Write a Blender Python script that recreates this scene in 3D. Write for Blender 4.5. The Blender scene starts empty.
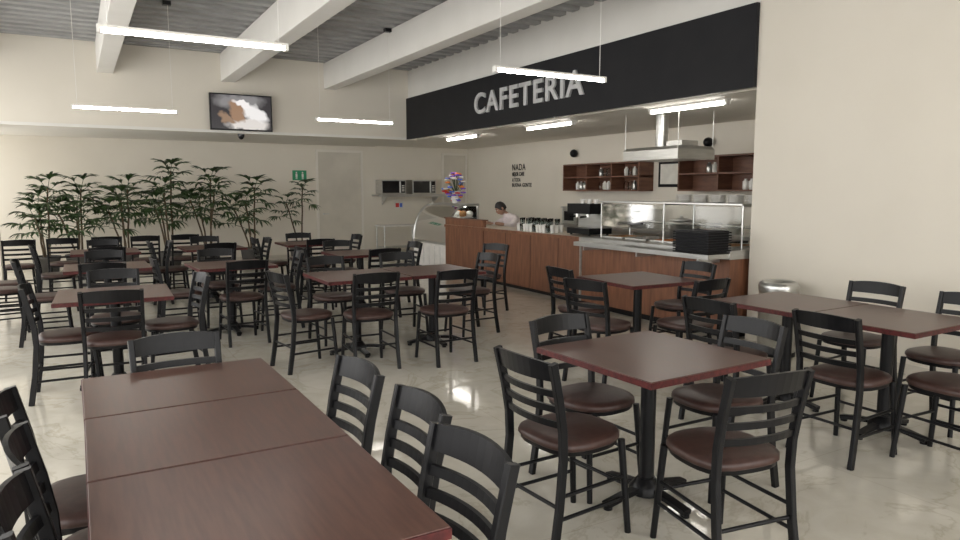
import bpy, math, random
from mathutils import Vector, Matrix
random.seed(7)
C = bpy.context.scene.collection
R = math.radians

# ---------------------------------------------------------------- materials
def new_mat(name):
    m = bpy.data.materials.new(name); m.use_nodes = True
    nt = m.node_tree
    return m, nt, nt.nodes['Principled BSDF']

def mat(name, col, rough=0.5, metal=0.0, col2=None, scale=8.0, stretch=(1,1,1), bump=0.0, spec=0.5, emis=None, es=0, detail=4, coat=0, rvar=0.0):
    m, nt, b = new_mat(name)
    b.inputs['Roughness'].default_value = rough
    b.inputs['Metallic'].default_value = metal
    b.inputs['Specular IOR Level'].default_value = spec
    b.inputs['Coat Weight'].default_value = coat
    if col2 is None: col2 = tuple(c*0.88 for c in col)
    tc = nt.nodes.new('ShaderNodeTexCoord'); mp = nt.nodes.new('ShaderNodeMapping')
    mp.inputs['Scale'].default_value = stretch
    nz = nt.nodes.new('ShaderNodeTexNoise'); nz.inputs['Scale'].default_value = scale; nz.inputs['Detail'].default_value = detail
    nt.links.new(tc.outputs['Object'], mp.inputs[0]); nt.links.new(mp.outputs[0], nz.inputs['Vector'])
    cr = nt.nodes.new('ShaderNodeValToRGB')
    cr.color_ramp.elements[0].position = 0.35; cr.color_ramp.elements[1].position = 0.65
    cr.color_ramp.elements[0].color = (*col2, 1); cr.color_ramp.elements[1].color = (*col, 1)
    nt.links.new(nz.outputs['Fac'], cr.inputs[0]); nt.links.new(cr.outputs[0], b.inputs['Base Color'])
    if bump:
        bp = nt.nodes.new('ShaderNodeBump'); bp.inputs['Strength'].default_value = bump; bp.inputs['Distance'].default_value = 0.01
        nt.links.new(nz.outputs['Fac'], bp.inputs['Height']); nt.links.new(bp.outputs[0], b.inputs['Normal'])
    if rvar:
        mr = nt.nodes.new('ShaderNodeMapRange'); mr.inputs['To Min'].default_value = rough-rvar; mr.inputs['To Max'].default_value = rough+rvar
        nt.links.new(nz.outputs['Fac'], mr.inputs['Value']); nt.links.new(mr.outputs[0], b.inputs['Roughness'])
    if emis:
        b.inputs['Emission Color'].default_value = (*emis, 1); b.inputs['Emission Strength'].default_value = es
    return m

M = {}
M['wall'] = mat('wall_paint', (0.70,0.655,0.57), 0.7, col2=(0.68,0.635,0.55), scale=1.5, bump=0.02)
M['ceil'] = mat('ceiling_paint', (0.74,0.705,0.64), 0.8, scale=2, col2=(0.72,0.685,0.62))
M['beam'] = mat('beam_paint', (0.73,0.71,0.665), 0.6, scale=2, col2=(0.70,0.68,0.635))
M['metalroof'] = mat('galvanised_deck', (0.34,0.34,0.335), 0.5, metal=0.2, col2=(0.26,0.26,0.255), scale=3)
M['deckshade'] = mat('deck_flute_shade', (0.05,0.05,0.05), 0.7, col2=(0.03,0.03,0.03), scale=3)  # shade inside the upper flutes, painted as near-black so the ribs show
M['black'] = mat('black_metal', (0.006,0.006,0.007), 0.34, col2=(0.004,0.004,0.005), scale=20, spec=0.24)
M['signblack'] = mat('sign_black', (0.014,0.014,0.016), 0.65, col2=(0.011,0.011,0.013), scale=3, spec=0.3)
M['seat'] = mat('brown_vinyl', (0.062,0.032,0.026), 0.40, col2=(0.046,0.024,0.020), scale=30, bump=0.05, spec=0.4)
M['top'] = mat('table_laminate', (0.112,0.053,0.039), 0.30, col2=(0.078,0.035,0.026), scale=5, stretch=(14,1.2,1), rvar=0.05, detail=6, spec=0.42)
M['edge'] = mat('table_edge', (0.10,0.018,0.017), 0.5, col2=(0.05,0.01,0.01), scale=40, spec=0.3)
M['wood'] = mat('counter_wood', (0.235,0.10,0.052), 0.42, col2=(0.15,0.06,0.032), scale=4, stretch=(6,6,0.7), detail=6)
M['wooddark'] = mat('shelf_wood', (0.18,0.082,0.048), 0.45, col2=(0.12,0.052,0.032), scale=4, stretch=(1,1,6))
M['steel'] = mat('stainless', (0.60,0.60,0.58), 0.28, metal=0.9, col2=(0.5,0.5,0.48), scale=3, stretch=(1,1,8))
M['white'] = mat('white_plastic', (0.80,0.78,0.74), 0.4)
M['countertop'] = mat('counter_top', (0.60,0.52,0.42), 0.3, col2=(0.45,0.38,0.30), scale=40)
M['silver'] = mat('sign_letters', (0.60,0.60,0.60), 0.45, metal=0.1)
M['door'] = mat('door_paint', (0.62,0.58,0.50), 0.5, scale=2)
M['leaf'] = mat('leaf_green', (0.052,0.100,0.030), 0.45, col2=(0.018,0.040,0.012), scale=7)
M['stem'] = mat('plant_stem', (0.13,0.09,0.05), 0.8, col2=(0.07,0.05,0.03), scale=20)
M['pot'] = mat('planter_clay', (0.07,0.065,0.06), 0.6)
M['soil'] = mat('soil', (0.04,0.025,0.015), 0.95, scale=40, bump=0.5)
M['skin'] = mat('skin', (0.42,0.24,0.165), 0.5)
M['hair'] = mat('hair', (0.012,0.009,0.008), 0.6, scale=60)
M['shirt'] = mat('shirt_cloth', (0.80,0.72,0.72), 0.85, scale=25)
M['pants'] = mat('trousers_cloth', (0.03,0.035,0.05), 0.9)
M['green'] = mat('sign_green', (0.02,0.28,0.13), 0.5)
M['red'] = mat('petal_red', (0.6,0.03,0.03), 0.6)
M['purple'] = mat('petal_purple', (0.22,0.10,0.6), 0.6)
M['orange'] = mat('petal_orange', (0.8,0.25,0.05), 0.6)
M['blue'] = mat('petal_blue', (0.1,0.2,0.7), 0.6)
M['pastry'] = mat('pastry', (0.55,0.28,0.10), 0.7, col2=(0.35,0.15,0.05), scale=30)
M['darkglass'] = mat('dark_glass', (0.01,0.01,0.012), 0.12)
M['tube'] = mat('fluorescent_tube', (1,1,1), 0.5, emis=(1.0,0.965,0.90), es=30)
M['caselight'] = mat('case_light', (1,1,1), 0.5, emis=(1.0,0.95,0.88), es=10)
M['paper'] = mat('paper', (0.7,0.68,0.62), 0.8)
M['frame'] = mat('window_frame_alu', (0.35,0.35,0.35), 0.4, metal=0.6)

def glass_mat():
    m, nt, b = new_mat('clear_glass'); nt.nodes.remove(b)
    out = nt.nodes['Material Output']
    tr = nt.nodes.new('ShaderNodeBsdfTransparent'); tr.inputs[0].default_value = (0.93,0.96,0.955,1)
    gl = nt.nodes.new('ShaderNodeBsdfGlossy'); gl.inputs['Roughness'].default_value = 0.05
    fr = nt.nodes.new('ShaderNodeFresnel'); fr.inputs[0].default_value = 1.35
    mx = nt.nodes.new('ShaderNodeMixShader')
    nt.links.new(fr.outputs[0], mx.inputs[0]); nt.links.new(tr.outputs[0], mx.inputs[1]); nt.links.new(gl.outputs[0], mx.inputs[2])
    nt.links.new(mx.outputs[0], out.inputs[0]); return m
M['glass'] = glass_mat()

def floor_mat():
    m, nt, b = new_mat('polished_marble')
    N = nt.nodes.new; L = nt.links.new
    tc = N('ShaderNodeTexCoord')
    n1 = N('ShaderNodeTexNoise'); n1.inputs['Scale'].default_value = 0.9; n1.inputs['Detail'].default_value = 8; n1.inputs['Roughness'].default_value = 0.6; n1.inputs['Distortion'].default_value = 1.6
    n2 = N('ShaderNodeTexNoise'); n2.inputs['Scale'].default_value = 5; n2.inputs['Detail'].default_value = 8; n2.inputs['Distortion'].default_value = 1.0
    L(tc.outputs['Object'], n1.inputs['Vector']); L(tc.outputs['Object'], n2.inputs['Vector'])
    cr = N('ShaderNodeValToRGB'); e = cr.color_ramp.elements
    e[0].position = 0.25; e[0].color = (0.61,0.57,0.485,1); e[1].position = 0.65; e[1].color = (0.67,0.635,0.555,1)
    for p,c in ((0.455,(0.65,0.615,0.535,1)),(0.475,(0.55,0.51,0.42,1)),(0.495,(0.65,0.615,0.535,1))):
        q = cr.color_ramp.elements.new(p); q.color = c
    L(n1.outputs['Fac'], cr.inputs[0])
    cr2 = N('ShaderNodeValToRGB'); cr2.color_ramp.elements[0].position = 0.35; cr2.color_ramp.elements[0].color = (0.92,0.91,0.89,1); cr2.color_ramp.elements[1].color = (1,1,1,1); cr2.color_ramp.elements[1].position = 0.6
    L(n2.outputs['Fac'], cr2.inputs[0])
    mx = N('ShaderNodeMix'); mx.data_type = 'RGBA'; mx.blend_type = 'MULTIPLY'; mx.inputs['Factor'].default_value = 0.9
    L(cr.outputs[0], mx.inputs['A']); L(cr2.outputs[0], mx.inputs['B'])
    br = N('ShaderNodeTexBrick'); br.offset = 0; br.inputs['Scale'].default_value = 1.0
    br.inputs['Brick Width'].default_value = 1.2; br.inputs['Row Height'].default_value = 1.2; br.inputs['Mortar Size'].default_value = 0.003
    br.inputs['Color1'].default_value = (1,1,1,1); br.inputs['Color2'].default_value = (0.975,0.975,0.965,1); br.inputs['Mortar'].default_value = (0.86,0.84,0.80,1)
    L(tc.outputs['Object'], br.inputs['Vector'])
    mx2 = N('ShaderNodeMix'); mx2.data_type = 'RGBA'; mx2.blend_type = 'MULTIPLY'; mx2.inputs['Factor'].default_value = 1
    L(mx.outputs['Result'], mx2.inputs['A']); L(br.outputs['Color'], mx2.inputs['B'])
    L(mx2.outputs['Result'], b.inputs['Base Color'])
    mr = N('ShaderNodeMapRange'); mr.inputs['To Min'].default_value = 0.05; mr.inputs['To Max'].default_value = 0.14
    L(n2.outputs['Fac'], mr.inputs['Value']); L(mr.outputs[0], b.inputs['Roughness'])
    b.inputs['Specular IOR Level'].default_value = 0.85
    return m
M['floor'] = floor_mat()

def tv_mat():
    m, nt, b = new_mat('tv_screen')
    N = nt.nodes.new; L = nt.links.new
    tc = N('ShaderNodeTexCoord')
    nz = N('ShaderNodeTexNoise'); nz.inputs['Scale'].default_value = 6; L(tc.outputs['Object'], nz.inputs['Vector'])
    sub = N('ShaderNodeVectorMath'); sub.operation='SUBTRACT'; L(nz.outputs['Color'], sub.inputs[0]); sub.inputs[1].default_value=(0.5,0.5,0.5)
    sc = N('ShaderNodeVectorMath'); sc.operation='SCALE'; L(sub.outputs[0], sc.inputs[0]); sc.inputs['Scale'].default_value=0.22
    ad = N('ShaderNodeVectorMath'); ad.operation='ADD'; L(tc.outputs['Object'], ad.inputs[0]); L(sc.outputs[0], ad.inputs[1])
    def blob(cx, cz, sx, sz, rot, lo, hi):
        mp = N('ShaderNodeMapping'); mp.vector_type = 'TEXTURE'
        mp.inputs['Location'].default_value = (cx, 0, cz); mp.inputs['Rotation'].default_value = (0, rot, 0); mp.inputs['Scale'].default_value = (sx, 5, sz)
        L(ad.outputs[0], mp.inputs[0])
        g = N('ShaderNodeTexGradient'); g.gradient_type = 'SPHERICAL'; L(mp.outputs[0], g.inputs[0])
        r = N('ShaderNodeMapRange'); r.inputs['From Min'].default_value = lo; r.inputs['From Max'].default_value = hi
        L(g.outputs['Fac'], r.inputs['Value']); return r.outputs[0]
    last = None
    base = (0.03,0.026,0.03,1)
    for (args, col) in [((-0.05,0.20,0.55,0.20,0.0,0.1,0.5),(0.25,0.24,0.24,1)), ((0.10,-0.20,0.45,0.16,0,0.1,0.4),(0.75,0.70,0.66,1)),
                        ((0.20,0.02,0.34,0.15,0.5,0.05,0.35),(0.9,0.87,0.85,1)), ((-0.08,0.03,0.16,0.26,-0.4,0.1,0.4),(0.34,0.20,0.12,1)),
                        ((-0.24,-0.12,0.20,0.10,0.5,0.1,0.4),(0.30,0.19,0.12,1)), ((0.02,0.16,0.20,0.08,0.3,0.1,0.4),(0.95,0.9,0.88,1))]:
        f = blob(*args)
        mx = N('ShaderNodeMix'); mx.data_type = 'RGBA'
        L(f, mx.inputs['Factor'])
        if last is None: mx.inputs['A'].default_value = base
        else: L(last, mx.inputs['A'])
        mx.inputs['B'].default_value = col; last = mx.outputs['Result']
    L(last, b.inputs['Emission Color']); b.inputs['Emission Strength'].default_value = 0.95
    b.inputs['Base Color'].default_value = (0.01,0.01,0.01,1); b.inputs['Roughness'].default_value = 0.2
    return m
M['tv'] = tv_mat()

# ---------------------------------------------------------------- mesh builder
class MB:
    def __init__(s): s.v=[]; s.f=[]; s.m=[]; s.sm=[]; s.mats=[]
    def mi(s, k):
        if k not in s.mats: s.mats.append(k)
        return s.mats.index(k)
    def add(s, vs, fs, k, smooth=False):
        o=len(s.v); i=s.mi(k); s.v += [tuple(p) for p in vs]
        for f in fs: s.f.append([a+o for a in f]); s.m.append(i); s.sm.append(smooth)
    def box(s, x0,x1,y0,y1,z0,z1,k):
        s.add([(x0,y0,z0),(x1,y0,z0),(x1,y1,z0),(x0,y1,z0),(x0,y0,z1),(x1,y0,z1),(x1,y1,z1),(x0,y1,z1)],
              [(0,3,2,1),(4,5,6,7),(0,1,5,4),(1,2,6,5),(2,3,7,6),(3,0,4,7)], k)
    def rings(s, rings, k, smooth=True, caps=True):
        n=len(rings[0]); vs=[p for r in rings for p in r]; fs=[]
        for i in range(len(rings)-1):
            for j in range(n):
                a=i*n+j; b=i*n+(j+1)%n; fs.append((a,b,b+n,a+n))
        s.add(vs, fs, k, smooth)
        if caps:
            s.add(rings[0], [tuple(reversed(range(n)))], k); s.add(rings[-1], [tuple(range(n))], k)
    def cyl(s, p0, p1, r0, r1=None, k='black', seg=12):
        if r1 is None: r1=r0
        p0=Vector(p0); p1=Vector(p1); d=(p1-p0).normalized()
        a = d.orthogonal().normalized(); b=d.cross(a)
        rg=[]
        for p,r in ((p0,r0),(p1,r1)):
            rg.append([p+ (a*math.cos(2*math.pi*i/seg)+b*math.sin(2*math.pi*i/seg))*r for i in range(seg)])
        s.rings(rg, k)
    def tube(s, pts, r, k='black', seg=8):
        pts=[Vector(p) for p in pts]; rg=[]; a=None
        for i,p in enumerate(pts):
            d=(pts[min(i+1,len(pts)-1)]-pts[max(i-1,0)]).normalized()
            a = d.orthogonal().normalized() if a is None else (a-d*a.dot(d)).normalized()
            b=d.cross(a)
            rr = r[i] if isinstance(r,(list,tuple)) else r
            rg.append([p+(a*math.cos(2*math.pi*j/seg)+b*math.sin(2*math.pi*j/seg))*rr for j in range(seg)])
        s.rings(rg,k)
    def sweep(s, pts, w, d, side, k, ch=0.3):
        pts=[Vector(p) for p in pts]; side=Vector(side); rg=[]
        for i,p in enumerate(pts):
            t=(pts[min(i+1,len(pts)-1)]-pts[max(i-1,0)]).normalized()
            sd=(side-t*side.dot(t)).normalized(); o=t.cross(sd)
            hw=w/2; hd=d/2; c=min(hw,hd)*ch
            sec=[(hw-c,-hd),(hw,-hd+c),(hw,hd-c),(hw-c,hd),(-hw+c,hd),(-hw,hd-c),(-hw,-hd+c),(-hw+c,-hd)]
            rg.append([p+sd*x+o*y for x,y in sec])
        s.rings(rg,k,smooth=False)
    def lathe(s, prof, c=(0,0,0), k='steel', seg=24):
        rg=[[(c[0]+r*math.cos(2*math.pi*j/seg), c[1]+r*math.sin(2*math.pi*j/seg), c[2]+z) for j in range(seg)] for r,z in prof]
        s.rings(rg,k)
    def ball(s, c, r, k, seg=10, sq=(1,1,1)):
        rg=[]
        for i in range(seg+1):
            th=math.pi*(0.02+0.96*i/seg); rr=math.sin(th); z=-math.cos(th)
            rg.append([(c[0]+r*sq[0]*rr*math.cos(2*math.pi*j/seg), c[1]+r*sq[1]*rr*math.sin(2*math.pi*j/seg), c[2]+r*sq[2]*z) for j in range(seg)])
        s.rings(rg,k)
    def mesh(s, name):
        me=bpy.data.meshes.new(name); me.from_pydata(s.v,[],s.f)
        for k in s.mats: me.materials.append(M[k])
        for p,i,sm in zip(me.polygons,s.m,s.sm): p.material_index=i; p.use_smooth=sm
        me.update(); return me
    def obj(s, name, loc=(0,0,0), rz=0, bevel=0, parent=None):
        return place(s.mesh(name), name, loc, rz, bevel, parent)

def place(me, name, loc=(0,0,0), rz=0, bevel=0, parent=None):
    o=bpy.data.objects.new(name, me); C.objects.link(o); o.location=loc; o.rotation_euler=(0,0,rz)
    if bevel:
        b=o.modifiers.new('bevel','BEVEL'); b.width=bevel; b.segments=2; b.limit_method='ANGLE'; b.angle_limit=R(50)
    if parent:
        o.parent=parent; o.matrix_parent_inverse=Matrix.Translation(parent.location).inverted()
    return o
def boxobj(name, x0,x1,y0,y1,z0,z1,k,bevel=0):
    cx,cy=(x0+x1)/2,(y0+y1)/2
    m=MB(); m.box(x0-cx,x1-cx,y0-cy,y1-cy,0,z1-z0,k); return m.obj(name,(cx,cy,z0),bevel=bevel)
def empty(name, loc):
    e=bpy.data.objects.new(name,None); C.objects.link(e); e.location=loc; e.empty_display_size=0.2; return e

# ---------------------------------------------------------------- room shell
XL,XR,YB,YF,YR,XK = -2.2,6.0,-3.0,13.3,15.8,8.8
ZC=3.95; ZS=2.57
m=MB(); m.box(XL-0.2,XK+0.2,YB-0.2,YR+0.2,-0.1,0,'floor'); m.obj('floor')
boxobj('wall_right', XR,XR+0.2,YB,4.8,0,ZC+0.15,'wall')
boxobj('wall_kitchen_end', XR+0.2,XK,4.6,4.8,0,ZS+0.1,'wall')
boxobj('wall_kitchen', XK,XK+0.15,4.6,YR+0.15,0,ZS+0.1,'wall')
boxobj('wall_back', XL,XK,YR,YR+0.15,0,ZS+0.1,'wall')
boxobj('wall_back_upper', XL,XR+0.2,YF,YF+0.2,ZS,ZC+0.15,'wall')
boxobj('wall_over_sign', XR,XR+0.2,4.8,YF,ZS+0.03,ZC+0.15,'beam')
boxobj('ceiling_recess', XL,XR+0.2,YF+0.2,YR,ZS,ZS+0.1,'ceil')
boxobj('ceiling_kitchen', XR+0.2,XK,4.6,YR,ZS+0.02,ZS+0.12,'ceil')
boxobj('wall_recess_return', XL,-1.08,YF,YF+0.25,0,ZS,'wall')
boxobj('trim_soffit', -1.08,XR,YF-0.012,YF,ZS,ZS+0.05,'beam')
def window_wall(name, along, fixed, a0, a1, n, z1=3.3):
    m=MB()
    z0=0.35
    def bx(p0,p1,q0,q1,k,t0=-0.1,t1=0.1):
        if along=='y': m.box(fixed+t0,fixed+t1,p0,p1,q0,q1,k)
        else: m.box(p0,p1,fixed+t0,fixed+t1,q0,q1,k)
    bx(a0,a1,0,z0,'wall'); bx(a0,a1,z1,ZC+0.15,'wall')
    w=(a1-a0)/n
    for i in range(n+1):
        c=a0+i*w; bx(max(a0,c-0.09),min(a1,c+0.09),z0,z1,'wall')
    m.obj(name)
    for i in range(n):
        m2=MB(); c0=a0+i*w+0.09; c1=a0+(i+1)*w-0.09
        def b2(p0,p1,q0,q1):
            if along=='y': m2.box(fixed-0.03,fixed+0.03,p0,p1,q0,q1,'frame')
            else: m2.box(p0,p1,fixed-0.03,fixed+0.03,q0,q1,'frame')
        mid=(c0+c1)/2
        b2(c0,c1,z0,z0+0.05); b2(c0,c1,z1-0.05,z1); b2(c0,c0+0.05,z0+0.05,z1-0.05); b2(c1-0.05,c1,z0+0.05,z1-0.05); b2(mid-0.02,mid+0.02,z0+0.05,z1-0.05)
        m2.obj('window_%s_%d'%(name[5:],i+1))
window_wall('wall_left','y',XL,YB,YF,6)
window_wall('wall_left_recess','y',XL,YF,YR,1,2.45)  # unseen window bay, added to let more light into the recess
window_wall('wall_rear','x',YB,XL+0.1,XR+0.2,3)

# corrugated roof deck
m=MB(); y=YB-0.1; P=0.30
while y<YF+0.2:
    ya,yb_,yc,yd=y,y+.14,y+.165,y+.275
    for (p,q,k) in (((ya,0),(yb_,0),'metalroof'),((yb_,0),(yc,.085),'metalroof'),((yc,.085),(yd,.085),'deckshade'),((yd,.085),(y+P,0),'metalroof')):
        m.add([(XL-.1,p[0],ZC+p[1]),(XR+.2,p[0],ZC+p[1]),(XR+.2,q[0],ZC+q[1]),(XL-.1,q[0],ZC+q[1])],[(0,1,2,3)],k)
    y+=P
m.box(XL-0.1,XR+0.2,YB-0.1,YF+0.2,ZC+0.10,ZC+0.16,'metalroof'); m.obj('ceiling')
for i,x in enumerate((-1.45,0.42,2.36,4.24)):
    m=MB(); m.box(0,0.24,YB+0.1,YF,3.47,ZC,'beam'); m.obj('trim_beam_%d'%(i+1),(x,0,0),bevel=0.008)
boxobj('baseboard_right', XR-0.012,XR,YB+0.1,4.8,0,0.09,'door')
boxobj('baseboard_back', -1.08,XK,YR-0.012,YR,0,0.09,'door')

# sign band
boxobj('cafeteria_sign_band', XR-0.05,XR-0.002,4.8,YF-0.01,2.58,3.40,'signblack',0.003)
def text(name, body, loc, size, k, ext=0.0, off=0.0, width=None, align='LEFT', rot=(R(90),0,R(-90)), bevel=0):
    cu=bpy.data.curves.new(name,'FONT'); cu.body=body; cu.size=size; cu.extrude=ext; cu.offset=off; cu.align_x=align
    cu.space_line=0.8; cu.space_character=1.12
    o=bpy.data.objects.new(name,cu); C.objects.link(o)
    bpy.context.view_layer.update()
    dg=bpy.context.evaluated_depsgraph_get()
    me=bpy.data.meshes.new_from_object(o.evaluated_get(dg)); bpy.data.objects.remove(o)
    me.materials.clear(); me.materials.append(M[k])
    if width:
        xs=[v.co.x for v in me.vertices]; s=width/(max(xs)-min(xs)); x0=min(xs)
        for v in me.vertices: v.co.x=(v.co.x-x0)*s
    o=bpy.data.objects.new(name,me); C.objects.link(o); o.location=loc; o.rotation_euler=rot
    return o
text('cafeteria_sign_letters','CAFETERIA',(XR-0.068,10.42,2.825),0.47,'silver',0.015,0.0085,width=2.93)
text('wall_lettering','NADA',(XK-0.005,13.7,2.00),0.20,'black',0.002,0.002,width=0.55)
text('wall_lettering','MEJOR CAFE',(XK-0.005,13.7,1.87),0.12,'black',0.002,0.004,width=0.5)
text('wall_lettering','A TODA',(XK-0.005,13.7,1.74),0.12,'black',0.002,0.001,width=0.35)
text('wall_lettering','BUENA GENTE',(XK-0.005,13.7,1.62),0.12,'black',0.002,0.002,width=0.8)

def door(name,x0,x1,h):
    m=MB(); y=YR
    m.box(x0-0.05,x0,y-0.03,y,0,h+0.05,'ceil'); m.box(x1,x1+0.05,y-0.03,y,0,h+0.05,'ceil'); m.box(x0,x1,y-0.03,y,h,h+0.05,'ceil')
    m.box(x0+0.005,x1-0.005,y-0.02,y,0.01,h-0.005,'door')
    m.cyl((x0+0.1,y-0.02,1.0),(x0+0.1,y-0.07,1.0),0.02,k='steel'); m.box(x0+0.09,x0+0.22,y-0.08,y-0.06,0.99,1.01,'steel')
    m.obj(name)
door('door_1',4.85,5.88,2.42); door('door_2',8.08,8.7,2.42)

# ---------------------------------------------------------------- lights
def pendant(loc):
    m=MB(); L=0.6
    m.box(-L,L,-0.022,0.022,0.014,0.032,'white')
    m.cyl((-L+0.01,0,0),(L-0.01,0,0),0.016,k='tube',seg=10)
    m.box(-L-0.004,-L+0.02,-0.025,0.025,-0.018,0.032,'white'); m.box(L-0.02,L+0.004,-0.025,0.025,-0.018,0.032,'white')
    top=ZC-loc[2]
    for x in (-L+0.06,L-0.06): m.cyl((x,0,0.03),(x,0,top),0.0025,k='white',seg=6)
    m.box(L-0.12,L-0.02,-0.04,0.04,top-0.05,top,'black')
    m.obj('pendant_tube_lamp',loc)
for x,y in ((0.78,0.2),(3.72,0.2),(0.78,5.15),(3.72,5.15),(0.62,10.0),(3.66,10.0)): pendant((x,y,2.56))
def ceil_tube(loc):
    m=MB(); L=0.62
    m.box(-0.05,0.05,-L,L,0.025,0.05,'white'); m.cyl((0,-L+0.02,0.0),(0,L-0.02,0.0),0.018,k='tube',seg=10)
    m.box(-0.03,0.03,-L,-L+0.03,-0.02,0.03,'white'); m.box(-0.03,0.03,L-0.03,L,-0.02,0.03,'white')
    m.obj('ceiling_tube_lamp',loc)
for y in (6.2,9.05,11.9): ceil_tube((6.5,y,ZS+0.02-0.05))

# ---------------------------------------------------------------- chair
def chair_mesh():
    m=MB()
    for s in (-1,1):
        m.sweep([(s*.195,-.25,0),(s*.19,-.215,.22),(s*.187,-.195,.43),(s*.187,-.200,.55),(s*.189,-.222,.68),(s*.192,-.262,.85)],.026,.038,(1,0,0),'black')
        m.cyl((s*.185,.20,0),(s*.165,.165,.44),.0145,.017,'black',10)
        m.cyl((s*.189,-.222,.17),(s*.178,.187,.17),.009,k='black',seg=8)
        m.cyl((s*.189,-.210,.27),(s*.174,.180,.27),.009,k='black',seg=8)
    m.cyl((-.175,.183,.23),(.175,.183,.23),.009,k='black',seg=8)
    m.cyl((-.188,-.213,.22),(.188,-.213,.22),.009,k='black',seg=8)
    def yb(z):
        P=[(.43,-.195),(.55,-.200),(.68,-.222),(.85,-.262)]
        for (a,b),(c,d) in zip(P,P[1:]):
            if z<=c: return b+(d-b)*(z-a)/(c-a)
        return P[-1][1]
    def slat(z,h,bow,t=.014):
        rg=[]
        for i in range(11):
            u=-1+2*i/10; x=u*.187; y=yb(z)-bow*(1-u*u); dz=0.012*(1-u*u) if h>.05 else 0
            y2=yb(z+h/2)-yb(z-h/2)
            rg.append([(x,y-t/2-y2/2,z-h/2),(x,y+t/2-y2/2,z-h/2),(x,y+t/2+y2/2,z+h/2+dz),(x,y-t/2+y2/2,z+h/2+dz)])
        m.rings(rg,'black',smooth=False)
    slat(.810,.078,.035); slat(.716,.030,.034); slat(.648,.030,.033); slat(.580,.030,.032)
    def outline(sc,z,n=28):
        r=[]
        for i in range(n):
            a=2*math.pi*i/n; c,s_=math.cos(a),math.sin(a)
            p=3.2 if s_<0 else 2.5
            k=(abs(c)**p+abs(s_)**p)**(-1/p)
            r.append((c*k*.208*sc, s_*k*(.208)*sc+.005, z))
        return r
    m.rings([outline(.93,.425),outline(.95,.43),outline(.95,.447)],'black')
    m.rings([outline(.97,.447),outline(1.0,.455),outline(1.0,.470),outline(.96,.481),outline(.80,.489),outline(.4,.493),outline(.05,.494)],'seat')
    return m.mesh('dining_chair')
CH=chair_mesh()
FX,FNX,FY,FNY=-90,90,0,180
chairs=[
 (1.88,2.44,FX+4),(2.31,1.95,FY-9),(2.30,2.80,FNY+4),(2.86,2.46,FNX-3),
 (3.90,2.38,FX),(3.74,3.10,FX+3),(4.92,2.98,FNX+2),(4.90,2.35,FNX-4),(4.22,1.97,FY-3),
 (4.00,5.02,FX-4),(3.66,4.32,FX+14),(4.92,4.72,FNX),(4.27,4.02,FY+4),
 (.69,2.60,FNX+3),(.71,2.08,FNX-2),(.66,1.62,FNX+4),(0.02,2.74,FX),(.09,2.27,FX+3),(.10,1.83,FX-2),(.39,3.33,FNY+3),
 (2.18,5.74,FY-3),(2.86,5.60,FY+2),(1.70,5.98,FX+8),(3.66,6.55,FNX+4),(2.25,6.86,FNY+3),(3.05,6.9,FNY-4),
 (.20,5.70,FY-5),(-.10,6.02,FX-3),(.62,6.15,FNX+6),(.25,6.62,FNY),
 (1.42,7.34,FY+4),(.92,7.9,FX),(1.92,7.92,FNX-5),(1.4,8.42,FNY),
 (-.3,8.3,FX),(.2,7.8,FY-3),(.25,8.85,FNY),
 (2.62,8.5,FX),(3.15,7.98,FY+3),(3.68,8.55,FNX),(3.1,9.05,FNY),
 (-.25,10.4,FX),(.3,9.9,FY),(.82,10.4,FNX),(.3,10.9,FNY),
 (1.6,9.9,FY+5),(2.15,10.4,FNX),(1.1,10.45,FX),(1.65,10.9,FNY),
 (3.0,9.98,FY),(3.55,10.45,FNX),(2.5,10.5,FX),(3.1,11.0,FNY),
 (-.75,9.1,FX+10),(-.75,9.7,FX),(4.45,7.6,FNX+20),
]
for x,y,a in chairs: place(CH,'dining_chair',(x,y,0),R(a))
for x,y,a in ((-.2,12.0,0),(.35,12.05,4),(.9,12.0,-3),(1.45,12.05,2),(-.75,11.9,5)):
    place(CH,'dining_chair',(x,y,0),R(a))

# ---------------------------------------------------------------- tables
def table_mesh(w,d,cy=0,name='cafe_table'):
    m=MB()
    m.box(-w/2,w/2,-d/2,d/2,.718,.746,'edge')
    m.box(-w/2+.003,w/2-.003,-d/2+.003,d/2-.003,.746,.750,'top')
    m.box(-.22,.22,cy-.02,cy+.02,.70,.718,'black'); m.box(-.02,.02,cy-.22,cy+.22,.70,.7175,'black')
    m.cyl((0,cy,.06),(0,cy,.705),.038,k='black',seg=20)
    m.lathe([(.085,.03),(.085,.06),(.06,.09),(.045,.11)],(0,cy,0),'black',20)
    for k in range(4):
        a=k*math.pi/2; dx,dy=math.cos(a),math.sin(a)
        m.sweep([(0.04*dx,cy+0.04*dy,.058),(0.16*dx,cy+0.16*dy,.045),(0.27*dx,cy+0.27*dy,.026)],.052,.028,(-dy,dx,0),'black')
        m.cyl((.255*dx,cy+.255*dy,0),(.255*dx,cy+.255*dy,.02),.022,k='black',seg=12)
    return m.mesh(name)
T=table_mesh(.80,.80); TB=table_mesh(.80,.72)
place(T,'cafe_table',(2.42,2.50,0),R(2),.002)
place(TB,'cafe_table',(4.42,3.18,0),R(1),.002); place(TB,'cafe_table',(4.42,2.455,0),R(1),.002)
place(T,'cafe_table',(4.40,4.72,0),R(-2),.002)
place(table_mesh(.755,.725),'cafe_table',(.358,1.765,0),0,.002)
place(table_mesh(.755,.61,-.08),'cafe_table',(.358,2.437,0),0,.002)
place(table_mesh(.755,.61),'cafe_table',(.355,3.052,0),R(.4),.002)
for x,y,a in ((2.27,6.27,0),(3.08,6.29,1),(.22,6.1,-2),(1.42,7.88,3),(.25,8.32,0),(3.15,8.52,0),(.3,10.4,0),(1.63,10.4,2),(3.03,10.5,0)):
    place(T,'cafe_table',(x,y,0),R(a),.002)

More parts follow.
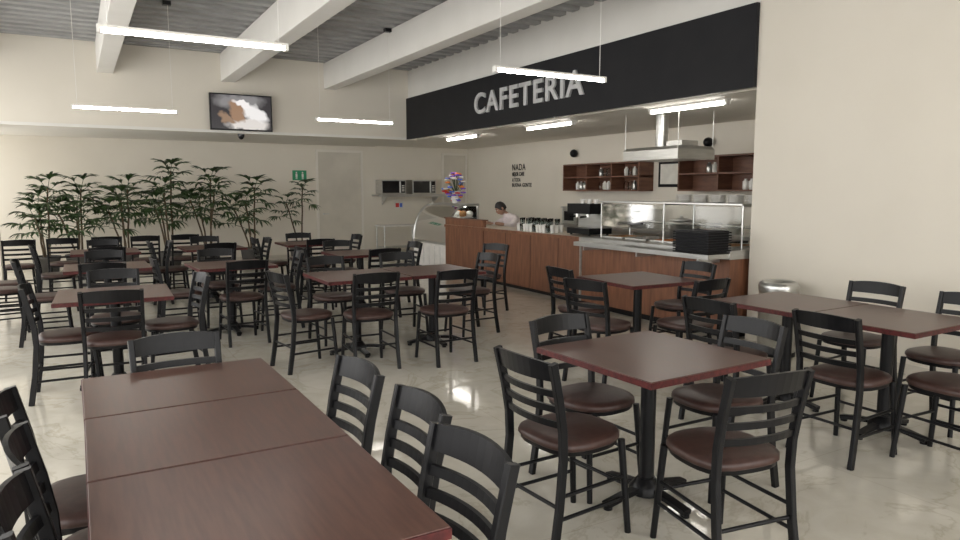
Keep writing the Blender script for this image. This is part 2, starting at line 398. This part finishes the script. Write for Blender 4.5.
# ---------------------------------------------------------------- plants
def plant(loc,H,stems,seed,spread=.25,sc=1.0):
    rnd=random.Random(seed); m=MB()
    m.lathe([(.15,0),(.17,.02),(.21,.34),(.225,.36),(.225,.40),(.20,.40),(.195,.36)],(0,0,0),'pot',24)
    m.lathe([(.195,.355),(.1,.365),(.01,.37)],(0,0,0),'soil',20)
    def blade(p,az,el,L,w):
        n=5; P=Vector(p); pts=[]; e=el
        for i in range(n+1):
            pts.append(P.copy()); P=P+Vector((math.cos(az)*math.cos(e),math.sin(az)*math.cos(e),math.sin(e)))*(L/n); e-=rnd.uniform(.14,.34)
        sd=Vector((-math.sin(az),math.cos(az),0)); tw=rnd.uniform(-.6,.6); vs=[];fs=[]
        for i,q in enumerate(pts):
            u=i/n; ww=w*(.45+1.1*u if u<.5 else 1-((u-.5)/.5)**1.4*.95)/2
            s2=sd*math.cos(tw)+Vector((0,0,1))*math.sin(tw)
            vs += [q-s2*ww+Vector((0,0,ww*.25)),q,q+s2*ww+Vector((0,0,ww*.25))]
        for i in range(n):
            a=3*i; fs += [(a,a+1,a+4,a+3),(a+1,a+2,a+5,a+4)]
        m.add(vs,fs,'leaf',True)
    def frond(p,az,el,L):
        e=Vector((math.cos(az)*math.cos(el),math.sin(az)*math.cos(el),math.sin(el)))
        tip=p+e*L*.55-Vector((0,0,.02)); m.tube([p,p+e*L*.28,tip],[.006,.005,.004],'leaf',5)
        k=8
        for i in range(k):
            d=(i-(k-1)/2)/((k-1)/2)
            blade(tip,az+d*1.5,el*.6+.15-.15*abs(d),L*(.80-.14*abs(d)),.054*sc)
    for s in range(stems):
        a=2*math.pi*s/stems+rnd.uniform(-.4,.4); h=H-.22 if s==0 else (H-.30)*rnd.uniform(.68,.95)
        lean=spread*rnd.uniform(.6,1.3) if s else .04
        pts=[(math.cos(a)*.05,math.sin(a)*.05,.34)]
        for i in range(1,6):
            u=i/5; pts.append((math.cos(a)*(.05+lean*u**1.3)+rnd.uniform(-.01,.01),math.sin(a)*(.05+lean*u**1.3),.34+(h-.34)*u))
        m.tube(pts,[.018-.001*i for i in range(6)],'stem',8)
        tip=Vector(pts[-1])
        for i in range(11):
            t=i/11; az=i*2.4+rnd.uniform(-.2,.2); el=1.35-1.5*(1-t)+rnd.uniform(-.15,.15)
            frond(tip-Vector((0,0,(1-t)*.30)),az,el,rnd.uniform(.36,.48)*sc)
    m.obj('potted_palm',loc)
for i,(x,y,h,s) in enumerate([(-.50,14.3,1.80,3),(.0,14.4,1.80,4),(.76,14.4,1.78,4),(1.48,14.2,2.12,4),(2.2,14.4,2.0,4),(3.0,14.3,1.82,3),(4.0,14.4,1.84,2)]):
    plant((x,y,0),h,s,20+i,sc=.92 if s>2 else .75)

# ---------------------------------------------------------------- TV
m=MB(); m.box(-.54,.54,-.02,.03,-.32,.32,'black'); m.box(-.15,.15,.03,.12,-.1,.1,'black')
m.add([(-.52,-.0215,-.295),(.52,-.0215,-.295),(.52,-.0215,.30),(-.52,-.0215,.30)],[(0,1,2,3)],'tv')
m.obj('television',(2.67,YF-.125,2.93),0)
m=MB(); m.lathe([(.06,0),(.06,-.02),(.055,-.05),(.03,-.09),(.005,-.1)],(0,0,0),'darkglass',16); m.obj('security_camera',(2.7,YF+.12,ZS))
m=MB(); m.box(-.16,.16,-.01,0,-.11,.11,'green')
for x in (-.07,.07):
    m.ball((x,-.012,.06),.018,'white',8,(1,.3,1)); m.box(x-.022,x+.022,-.014,-.01,-.03,.035,'white'); m.box(x-.018,x-.004,-.014,-.01,-.085,-.03,'white'); m.box(x+.004,x+.018,-.014,-.01,-.085,-.03,'white')
m.obj('restroom_sign',(4.42,YR-.001,1.88))

m=MB(); m.box(0,1.85,-.42,0,-.03,0,'steel'); m.box(0,1.85,-.44,-.42,-.05,.01,'steel')
for x in (.25,1.6): m.add([(x,0,-.03),(x+.02,0,-.03),(x+.02,-.38,-.03),(x,-.38,-.03),(x,0,-.25),(x+.02,0,-.25)],[(0,1,2,3),(0,4,5,1),(3,2,5,4),(0,3,4),(1,5,2)],'steel')
m.obj('microwave_shelf',(6.15,YR-.002,1.44))
def microwave(loc):
    m=MB(); m.box(-.31,.31,-.19,.19,0.01,.35,'steel'); m.box(-.29,.14,-.197,-.19,.04,.32,'darkglass'); m.box(.18,.29,-.197,-.19,.04,.32,'black')
    m.cyl((.16,-.21,.06),(.16,-.21,.30),.008,k='steel')
    for i in range(4): m.box(.20,.27,-.201,-.197,.08+.04*i,.10+.04*i,'white')
    for x in (-.23,.23): m.box(x-.02,x+.02,-.15,.15,0,.01,'black')
    m.obj('microwave_oven',loc,bevel=.006)
microwave((6.55,YR-.22,1.441)); microwave((7.35,YR-.22,1.441))
m=MB(); m.box(-.5,.5,-.28,.28,.70,.73,'white')
for x in (-.46,.46):
    for y in (-.24,.24): m.cyl((x,y,0),(x,y,.70),.015,k='steel')
m.box(-.45,.45,-.2,.2,.2,.22,'steel'); m.obj('side_table',(6.6,15.25,0))
m=MB(); m.box(-.12,.12,-.006,0,-.09,.09,'paper'); m.box(-.09,-.0,-.008,-.006,-.05,.05,'red'); m.box(.02,.09,-.008,-.006,-.05,.05,'blue'); m.obj('wall_notice',(6.85,YR-.001,1.18))

# ---------------------------------------------------------------- counter
m=MB()
m.box(5.92,6.48,7.32,11.45,.06,.88,'wood'); m.box(5.97,6.44,7.34,11.42,0,.06,'black')
m.box(5.88,6.50,7.32,11.47,.88,.92,'countertop'); m.box(5.875,5.88,7.32,11.47,.875,.92,'wood')
m.box(5.90,5.97,10.1,11.47,.06,1.03,'wood'); m.box(5.88,6.0,10.08,11.49,1.03,1.05,'wooddark')
for y in (8.0,8.7,9.4,10.1,10.8): m.box(5.916,5.92,y-.004,y+.004,.08,.87,'black')
m.obj('service_counter',(0,0,0),bevel=.004)
m=MB()
m.box(5.78,6.6,4.86,7.28,.08,.84,'wood'); m.box(5.85,6.55,4.9,7.2,0,.08,'black')
m.box(5.74,6.62,4.83,7.30,.84,.93,'steel')
m.box(5.76,6.62,7.28,7.31,.08,.84,'steel')
for i in range(4): m.cyl((5.46+.07*i,4.86,.885),(5.46+.07*i,7.0,.885),.014,k='steel')
m.box(5.44,5.76,4.84,4.87,.855,.90,'steel'); m.box(5.44,5.76,6.99,7.02,.855,.90,'steel'); m.box(5.435,5.45,4.84,7.02,.85,.90,'steel')
for y in (5.0,5.9,6.85): m.box(5.46,5.78,y-.01,y+.01,.80,.86,'steel')
for i in range(5):
    y=5.05+.44*i; m.box(6.05,6.5,y,y+.38,.93,.945,'steel'); m.box(6.09,6.46,y+.04,y+.34,.9451,.947,['pastry','darkglass','orange','darkglass','pastry'][i])
m.obj('serving_line_counter',bevel=.003)
m=MB()
for y in (4.92,6.05,7.18):
    m.cyl((6.02,y,.931),(6.02,y,1.38),.011,k='steel'); m.cyl((6.52,y,.931),(6.52,y,1.38),.011,k='steel'); m.cyl((6.02,y,1.38),(6.52,y,1.38),.010,k='steel')
m.add([(6.01,4.93,1.08),(6.01,7.17,1.08),(6.01,7.17,1.37),(6.01,4.93,1.37)],[(0,1,2,3)],'glass')
m.box(5.98,6.56,4.9,7.20,1.390,1.405,'steel')
m.box(6.16,6.50,4.93,7.17,1.14,1.15,'glass')
m.obj('sneeze_guard')
for y in (5.0,5.25,5.5,5.75,6.0):
    m=MB()
    for i in range(5): m.lathe([(.06,.018*i),(.105,.018*i+.014),(.108,.018*i+.018),(.06,.018*i+.008)],(0,0,0),'white',20)
    m.obj('plate_stack',(6.3,y,1.406))
m=MB()
for i in range(9): m.box(-.17,.17,-.24,.24,.026*i,.026*i+.014,'black'); m.box(-.15,.15,-.22,.22,.026*i+.014,.026*i+.026,'signblack')
m.obj('tray_stack',(5.613,5.09,.901),bevel=.003)
m=MB()
for i in range(10):
    for j in range(4):
        m.lathe([(.024,0),(.033,.11),(.031,.11),(.022,.005)],(.085*j,.085*i,0),'white' if (i*3+j)%4 else 'glass',12)
        if (i+j)%2==0: m.lathe([(.022,.112),(.033,.20),(.031,.20),(.020,.115)],(.085*j,.085*i,0),'glass',12)
m.obj('drinking_glasses',(5.98,8.35,.921))
m=MB(); m.box(-.2,.2,-.25,.25,.02,.10,'black'); m.box(0.0,.2,-.25,.25,.10,.42,'steel'); m.box(-.2,.2,-.25,.25,.30,.44,'black')
for y in (-.12,.12):
    m.cyl((-.12,y,.30),(-.12,y,.25),.035,k='steel'); m.cyl((-.12,y,.265),(-.26,y,.255),.012,k='black')
for y in (-.15,0,.15): m.lathe([(.03,.44),(.04,.50),(.037,.50),(.028,.445)],(.0,y,0),'white',12)
for x in (-.16,.16):
    for y in (-.2,.2): m.cyl((x,y,0),(x,y,.02),.018,k='black')
m.obj('espresso_machine',(6.25,7.72,.921),bevel=.006)

# pastry case
m=MB()
m.box(-.34,.36,-.72,.72,.05,.52,'white'); m.box(-.30,.33,-.69,.69,0,.05,'black'); m.box(-.35,.37,-.73,.73,.52,.56,'steel')
for y in (-.48,-.24,0,.24,.48): m.box(-.345,-.34,y-.006,y+.006,.10,.48,'steel')
arc=[(-.34+.42*(1-math.cos(t*math.pi/2/8)), .56+.70*math.sin(t*math.pi/2/8)) for t in range(9)]
prof=arc+[(.36,1.26)]
for s in (-.72,.72):
    m.sweep([(x,s,z) for x,z in prof],.03,.035,(0,1,0),'steel')
    m.add([(x,s,z) for x,z in prof]+[(.36,s,.56)],[tuple(range(len(prof)+1))],'glass')
    m.box(.33,.36,s-.015,s+.015,.56,1.26,'steel')
vs=[];fs=[]
for x,z in arc: vs+=[(x,-.72,z),(x,.72,z)]
for i in range(len(arc)-1): fs.append((2*i,2*i+1,2*i+3,2*i+2))
m.add(vs,fs,'glass',True); m.box(.06,.37,-.73,.73,1.26,1.29,'steel'); m.box(.345,.36,-.7,.7,.56,1.26,'glass')
m.cyl((.12,-.65,1.24),(.12,.65,1.24),.012,k='caselight',seg=8)
for z,x0 in ((.78,-.22),(1.02,-.08)):
    m.box(x0,.34,-.70,.70,z,z+.01,'glass'); m.box(x0-.01,x0,-.70,.70,z-.005,z+.015,'steel')
for z,x0 in ((.56,-.2),(.79,-.12),(1.03,0.0)):
    for i in range(6):
        m.box(x0,.28,-.66+.225*i,-.48+.225*i,z,z+.012,'white')
        for j in range(2): m.ball((x0+.1+.15*j,-.57+.225*i,z+.065),.075,['pastry','white','wooddark','orange'][(i+j)%4],8,(1,1,.8))
m.obj('pastry_display_case',(6.28,12.25,0))
# flowers
m=MB(); rnd=random.Random(4)
m.lathe([(.06,0),(.09,.08),(.07,.2),(.09,.24)],(0,0,0),'white',16)
for i in range(60):
    a=rnd.uniform(0,6.28); z=rnd.uniform(.02,.56); rr=(.06+.18*math.sin(min(1,max(0,z/.56))*math.pi))*rnd.uniform(.6,1)
    p=(math.cos(a)*rr,math.sin(a)*rr,z+.03); k=rnd.choice(['purple','red','orange','white','blue','purple'])
    m.cyl((0,0,.2),p,.004,k='leaf',seg=5)
    for q in range(5):
        b=q*1.257; m.ball((p[0]+.03*math.cos(b),p[1]+.03*math.sin(b),p[2]),.028,k,6,(1,1,.6))
    m.ball((p[0],p[1],p[2]+.012),.014,'orange',6)
m.obj('flower_arrangement',(6.48,12.15,1.291))

# kitchen
m=MB(); m.box(8.1,8.78,6.2,11.6,.84,.90,'steel')
for y in (6.3,7.6,8.9,10.2,11.5):
    for x in (8.15,8.72): m.cyl((x,y,0),(x,y,.84),.02,k='steel')
m.box(8.12,8.76,6.25,11.55,.25,.28,'steel'); m.obj('kitchen_work_table',bevel=.003)
def cubby(name,y0,y1,z0,z1,n):
    m=MB(); d=.34; X=XK-.002; t=.025
    m.box(X-d,X,y0,y1,z0,z0+t,'wooddark'); m.box(X-d,X,y0,y1,z1-t,z1,'wooddark'); m.box(X-.02,X,y0,y1,z0,z1,'wooddark')
    m.box(X-d,X-.02,y0,y1,(z0+z1)/2-t/2,(z0+z1)/2+t/2,'wooddark')
    for i in range(n+1):
        y=y0+(y1-y0-t)*i/n; m.box(X-d,X-.02,y,y+t,z0+t,z1-t,'wooddark')
    m.obj(name)
cubby('wooden_wall_shelf',9.12,11.3,1.53,2.05,3); cubby('wooden_wall_shelf',6.6,8.22,1.53,2.08,2)
rnd=random.Random(2)
for y in (6.9,7.6,9.5,10.2,10.9):
    for z in (1.556,1.83):
        if rnd.random()<.4: continue
        m=MB()
        for i in range(3):
            k=rnd.choice(['white','steel','paper','glass']); m.lathe([(.035,0),(.042,.02),(.042,.12),(.02,.14),(.02,.16)],(0,.11*i-.1,0),k,12)
        m.obj('shelf_jars',(8.62,y,z if z<1.7 else 1.804 if y>9 else 1.819))
m=MB(); m.box(-.02,0,-.30,.30,-.22,.22,'black'); m.box(-.024,-.02,-.25,.25,-.17,.17,'paper')
m.obj('framed_picture',(XK-.002,8.68,1.82))
for y,z in ((11.3,2.28),(7.85,2.30)):
    m=MB(); m.ball((-.08,0,0),.08,'black',12); m.cyl((-.06,0,0),(0,0,0),.03,k='black'); m.obj('wall_speaker',(XK,y,z))
m=MB()
b=[(-.34,-.52),(.34,-.52),(.34,.52),(-.34,.52)]
def rg(s,z): return [(x*s[0],y*s[1],z) for x,y in b]
m.rings([rg((1,1),0),rg((1,1),.13),rg((.9,.96),.17),rg((.5,.78),.185)],'steel',smooth=False,caps=True)
m.cyl((0,.12,.18),(0,.12,.63),.085,k='steel',seg=20)
for x in (-.32,.32):
    for y in (-.5,.5): m.cyl((x,y,.06),(x,y,.635),.005,k='steel',seg=6)
m.box(-.15,.15,-.40,-.12,.186,.25,'steel')
m.obj('extractor_hood',(7.1,7.1,1.955))
m=MB(); m.box(-.38,.38,-.55,.55,.1,.86,'steel'); m.box(-.34,.34,-.5,.5,.86,.89,'black')
for y in (-.4,0,.4): m.cyl((-.38,y,.78),(-.41,y,.78),.025,k='black')
for x in (-.3,.3):
    for y in (-.45,.45): m.cyl((x,y,0),(x,y,.1),.02,k='black')
m.obj('cooking_range',(7.25,6.6,0),bevel=.004)
m=MB(); m.lathe([(.15,0),(.16,.02),(.16,.24),(.17,.25),(.16,.25),(.03,.28),(.02,.31)],(0,0,0),'steel',24); m.obj('stock_pot',(7.2,6.9,.891))
m=MB(); m.lathe([(.12,0),(.13,.02),(.13,.14),(.14,.15),(.12,.15)],(0,0,0),'steel',24); m.cyl((0,.13,.12),(0,.32,.14),.01,k='black'); m.obj('saucepan',(7.2,6.3,.891))
for y,k in ((9.9,'white'),(8.9,'steel'),(10.8,'steel')):
    m=MB(); m.box(-.18,.18,-.22,.22,0,.3,k); m.box(-.2,.2,-.24,.24,.3,.33,'steel'); m.box(-.185,-.18,-.15,.15,.06,.24,'black'); m.obj('kitchen_appliance_box',(8.42,y,.901),bevel=.008)
for y in (6.6,7.0,7.4,7.8,8.2):
    m=MB()
    for i in range(4): m.lathe([(.05,.03*i),(.12,.03*i+.05),(.125,.03*i+.055),(.05,.03*i+.01)],(0,0,0),'white',20)
    m.obj('bowl_stack',(8.4,y,.901))

# trash can
m=MB(); m.lathe([(.165,0),(.17,.01),(.17,.60),(.175,.605),(.175,.625)],(0,0,0),'steel',32)
m.lathe([(.176,.625),(.178,.66),(.165,.685),(.14,.70),(.12,.69),(.11,.66)],(0,0,0),'steel',32); m.lathe([(.165,.0),(.172,.0),(.172,.04),(.165,.04)],(0,0,0),'black',32); m.lathe([(.11,.675),(.01,.677)],(0,0,0),'darkglass',24)
m.obj('trash_can',(5.68,4.2,0))

# ---------------------------------------------------------------- man
man=empty('man',(7.1,10.85,0))
def skin(name, verts, edges, radii, matfn, mats, sub=2):
    me=bpy.data.meshes.new(name); me.from_pydata(verts,edges,[]); o=bpy.data.objects.new(name,me); C.objects.link(o)
    md=o.modifiers.new('s','SKIN'); md.use_smooth_shade=True
    for i,r in enumerate(radii):
        sv=me.skin_vertices[0].data[i]; sv.radius=(r,r) if not isinstance(r,tuple) else r; sv.use_root=(i==0)
    sb=o.modifiers.new('u','SUBSURF'); sb.levels=sub; sb.render_levels=sub
    bpy.context.view_layer.update()
    dg=bpy.context.evaluated_depsgraph_get(); m2=bpy.data.meshes.new_from_object(o.evaluated_get(dg)); bpy.data.objects.remove(o)
    m2.materials.clear()
    for k in mats: m2.materials.append(M[k])
    for p in m2.polygons: p.use_smooth=True; p.material_index=matfn(p.center)
    return place(m2,name,parent=man)
V=[(7.12,10.85,.57),(7.12,10.86,.74),(7.03,10.88,.92),(6.95,10.90,1.03),(6.88,10.92,1.10),(6.83,10.93,1.15),
   (6.98,10.71,1.01),(6.80,10.62,.90),(6.52,10.74,.955),
   (6.96,11.08,1.01),(6.78,11.17,.90),(6.52,11.04,.955),
   (7.10,10.75,.54),(6.70,10.70,.56),(6.74,10.70,.09),(6.62,10.70,.045),
   (7.10,10.95,.54),(6.70,11.02,.56),(6.74,11.02,.09),(6.62,11.02,.045)]
E=[(0,1),(1,2),(2,3),(3,4),(4,5),(3,6),(6,7),(7,8),(3,9),(9,10),(10,11),(0,12),(12,13),(13,14),(14,15),(0,16),(16,17),(17,18),(18,19)]
RR=[(.16,.13),(.155,.12),(.17,.13),(.12,.10),.056,.052,.068,.05,.03,.068,.05,.03,.085,.07,.045,.035,.085,.07,.045,.035]
def mf(c):
    if c.z<.60: return 2 if c.z>.1 else 3
    if c.z>1.12 and c.x<6.9: return 1
    if c.x<6.66 and c.z>.8: return 1
    return 0
skin('body',V,E,RR,mf,['shirt','skin','pants','black'])
for s,(hx,hy) in ((-1,(6.50,10.75)),(1,(6.50,11.03))):
    hv=[(hx,hy,.955),(hx-.05,hy,.95),(hx-.085,hy,.947)]; he=[(0,1),(1,2)]; hr=[(.026,.02),(.036,.016),(.034,.013)]
    skin('palm_'+('l' if s<0 else 'r'),hv,he,hr,lambda c:0,['skin'],2)
    for i,l in enumerate((.062,.072,.068,.052)):
        yy=hy+s*(-.027+.018*i)*-1
        skin('finger_%d'%(i+1),[(hx-.075,yy,.95),(hx-.085-l*.5,yy,.956),(hx-.085-l*.8,yy,.945),(hx-.085-l,yy,.932)],[(0,1),(1,2),(2,3)],[.009,.0085,.008,.007],lambda c:0,['skin'],1)
    ty=hy-s*.03
    skin('thumb',[(hx-.03,ty,.95),(hx-.055,ty-s*.025,.948),(hx-.085,ty-s*.035,.938)],[(0,1),(1,2)],[.011,.010,.008],lambda c:0,['skin'],1)
m=MB(); n=20
hm=[]
for i in range(n+1):
    th=math.pi*(.02+.96*i/n); z=-math.cos(th); rr=math.sin(th); row=[]
    for j in range(24):
        a=2*math.pi*j/24; x=rr*math.cos(a); y=rr*math.sin(a)
        px,py,pz=x*.098,y*.078,z*.122
        if z<0: py*=1-.25*z*z; px = px*(1-.12*z*z) - .012*(-z)
        if px<0:
            w=math.exp(-(y/.18)**2)
            px -= .022*w*math.exp(-((z+.12)/.16)**2); px -= .006*w*math.exp(-((z+.45)/.08)**2)
            px += .010*(math.exp(-((abs(y)-.38)/.16)**2))*math.exp(-((z-.08)/.12)**2)
        row.append((px,py,pz))
    hm.append(row)
m.rings(hm,'skin')
hr=[]
for i in range(12):
    row=[]
    for j in range(24):
        a=2*math.pi*j/24; c=math.cos(a)
        lo=-.35 if c>-.2 else (.45 if c<-.6 else .0)
        zz=lo+(1-lo)*(i/11); zz=min(zz,.998); rr=math.sqrt(max(0,1-zz*zz))
        row.append((rr*c*.106+.003,rr*math.sin(a)*.085,zz*.132))
    hr.append(row)
m.rings(hr,'hair',caps=True)
for s in (-1,1):
    m.ball((.005,s*.08,-.005),.028,'skin',8,(.7,.35,1.1)); m.ball((-.078,s*.03,.008),.012,'white',8); m.ball((-.087,s*.03,.008),.006,'black',6); m.box(-.096,-.086,s*.03-.016,s*.03+.016,.026,.032,'hair')
m.box(-.098,-.09,-.022,.022,-.060,-.054,'red')
h=m.obj('head',(6.775,10.94,1.215),parent=man); h.rotation_euler=(0,R(-32),R(-12))
m=MB(); m.lathe([(.17,.41),(.175,.42),(.175,.435),(.16,.445)],(0,0,0),'black',24); m.cyl((0,0,.05),(0,0,.41),.025,k='steel')
for i in range(5):
    a=i*1.257; m.cyl((0,0,.07),(.22*math.cos(a),.22*math.sin(a),.03),.014,k='black'); m.ball((.22*math.cos(a),.22*math.sin(a),.022),.022,'black',8)
m.obj('stool',(7.16,10.85,0))

# ---------------------------------------------------------------- world + camera
w=bpy.data.worlds.new('World'); bpy.context.scene.world=w; w.use_nodes=True
bg=w.node_tree.nodes['Background']; bg.inputs[0].default_value=(1.0,0.985,0.96,1); bg.inputs[1].default_value=4.3
cam=bpy.data.cameras.new('camera'); co=bpy.data.objects.new('camera',cam); C.objects.link(co)
co.location=(0,0,1.55); co.rotation_euler=(R(90-6.57),0,R(-30.07)); cam.lens=26.06; cam.sensor_width=36; cam.clip_start=.05
bpy.context.scene.camera=co
bpy.context.scene.view_settings.view_transform='Standard'
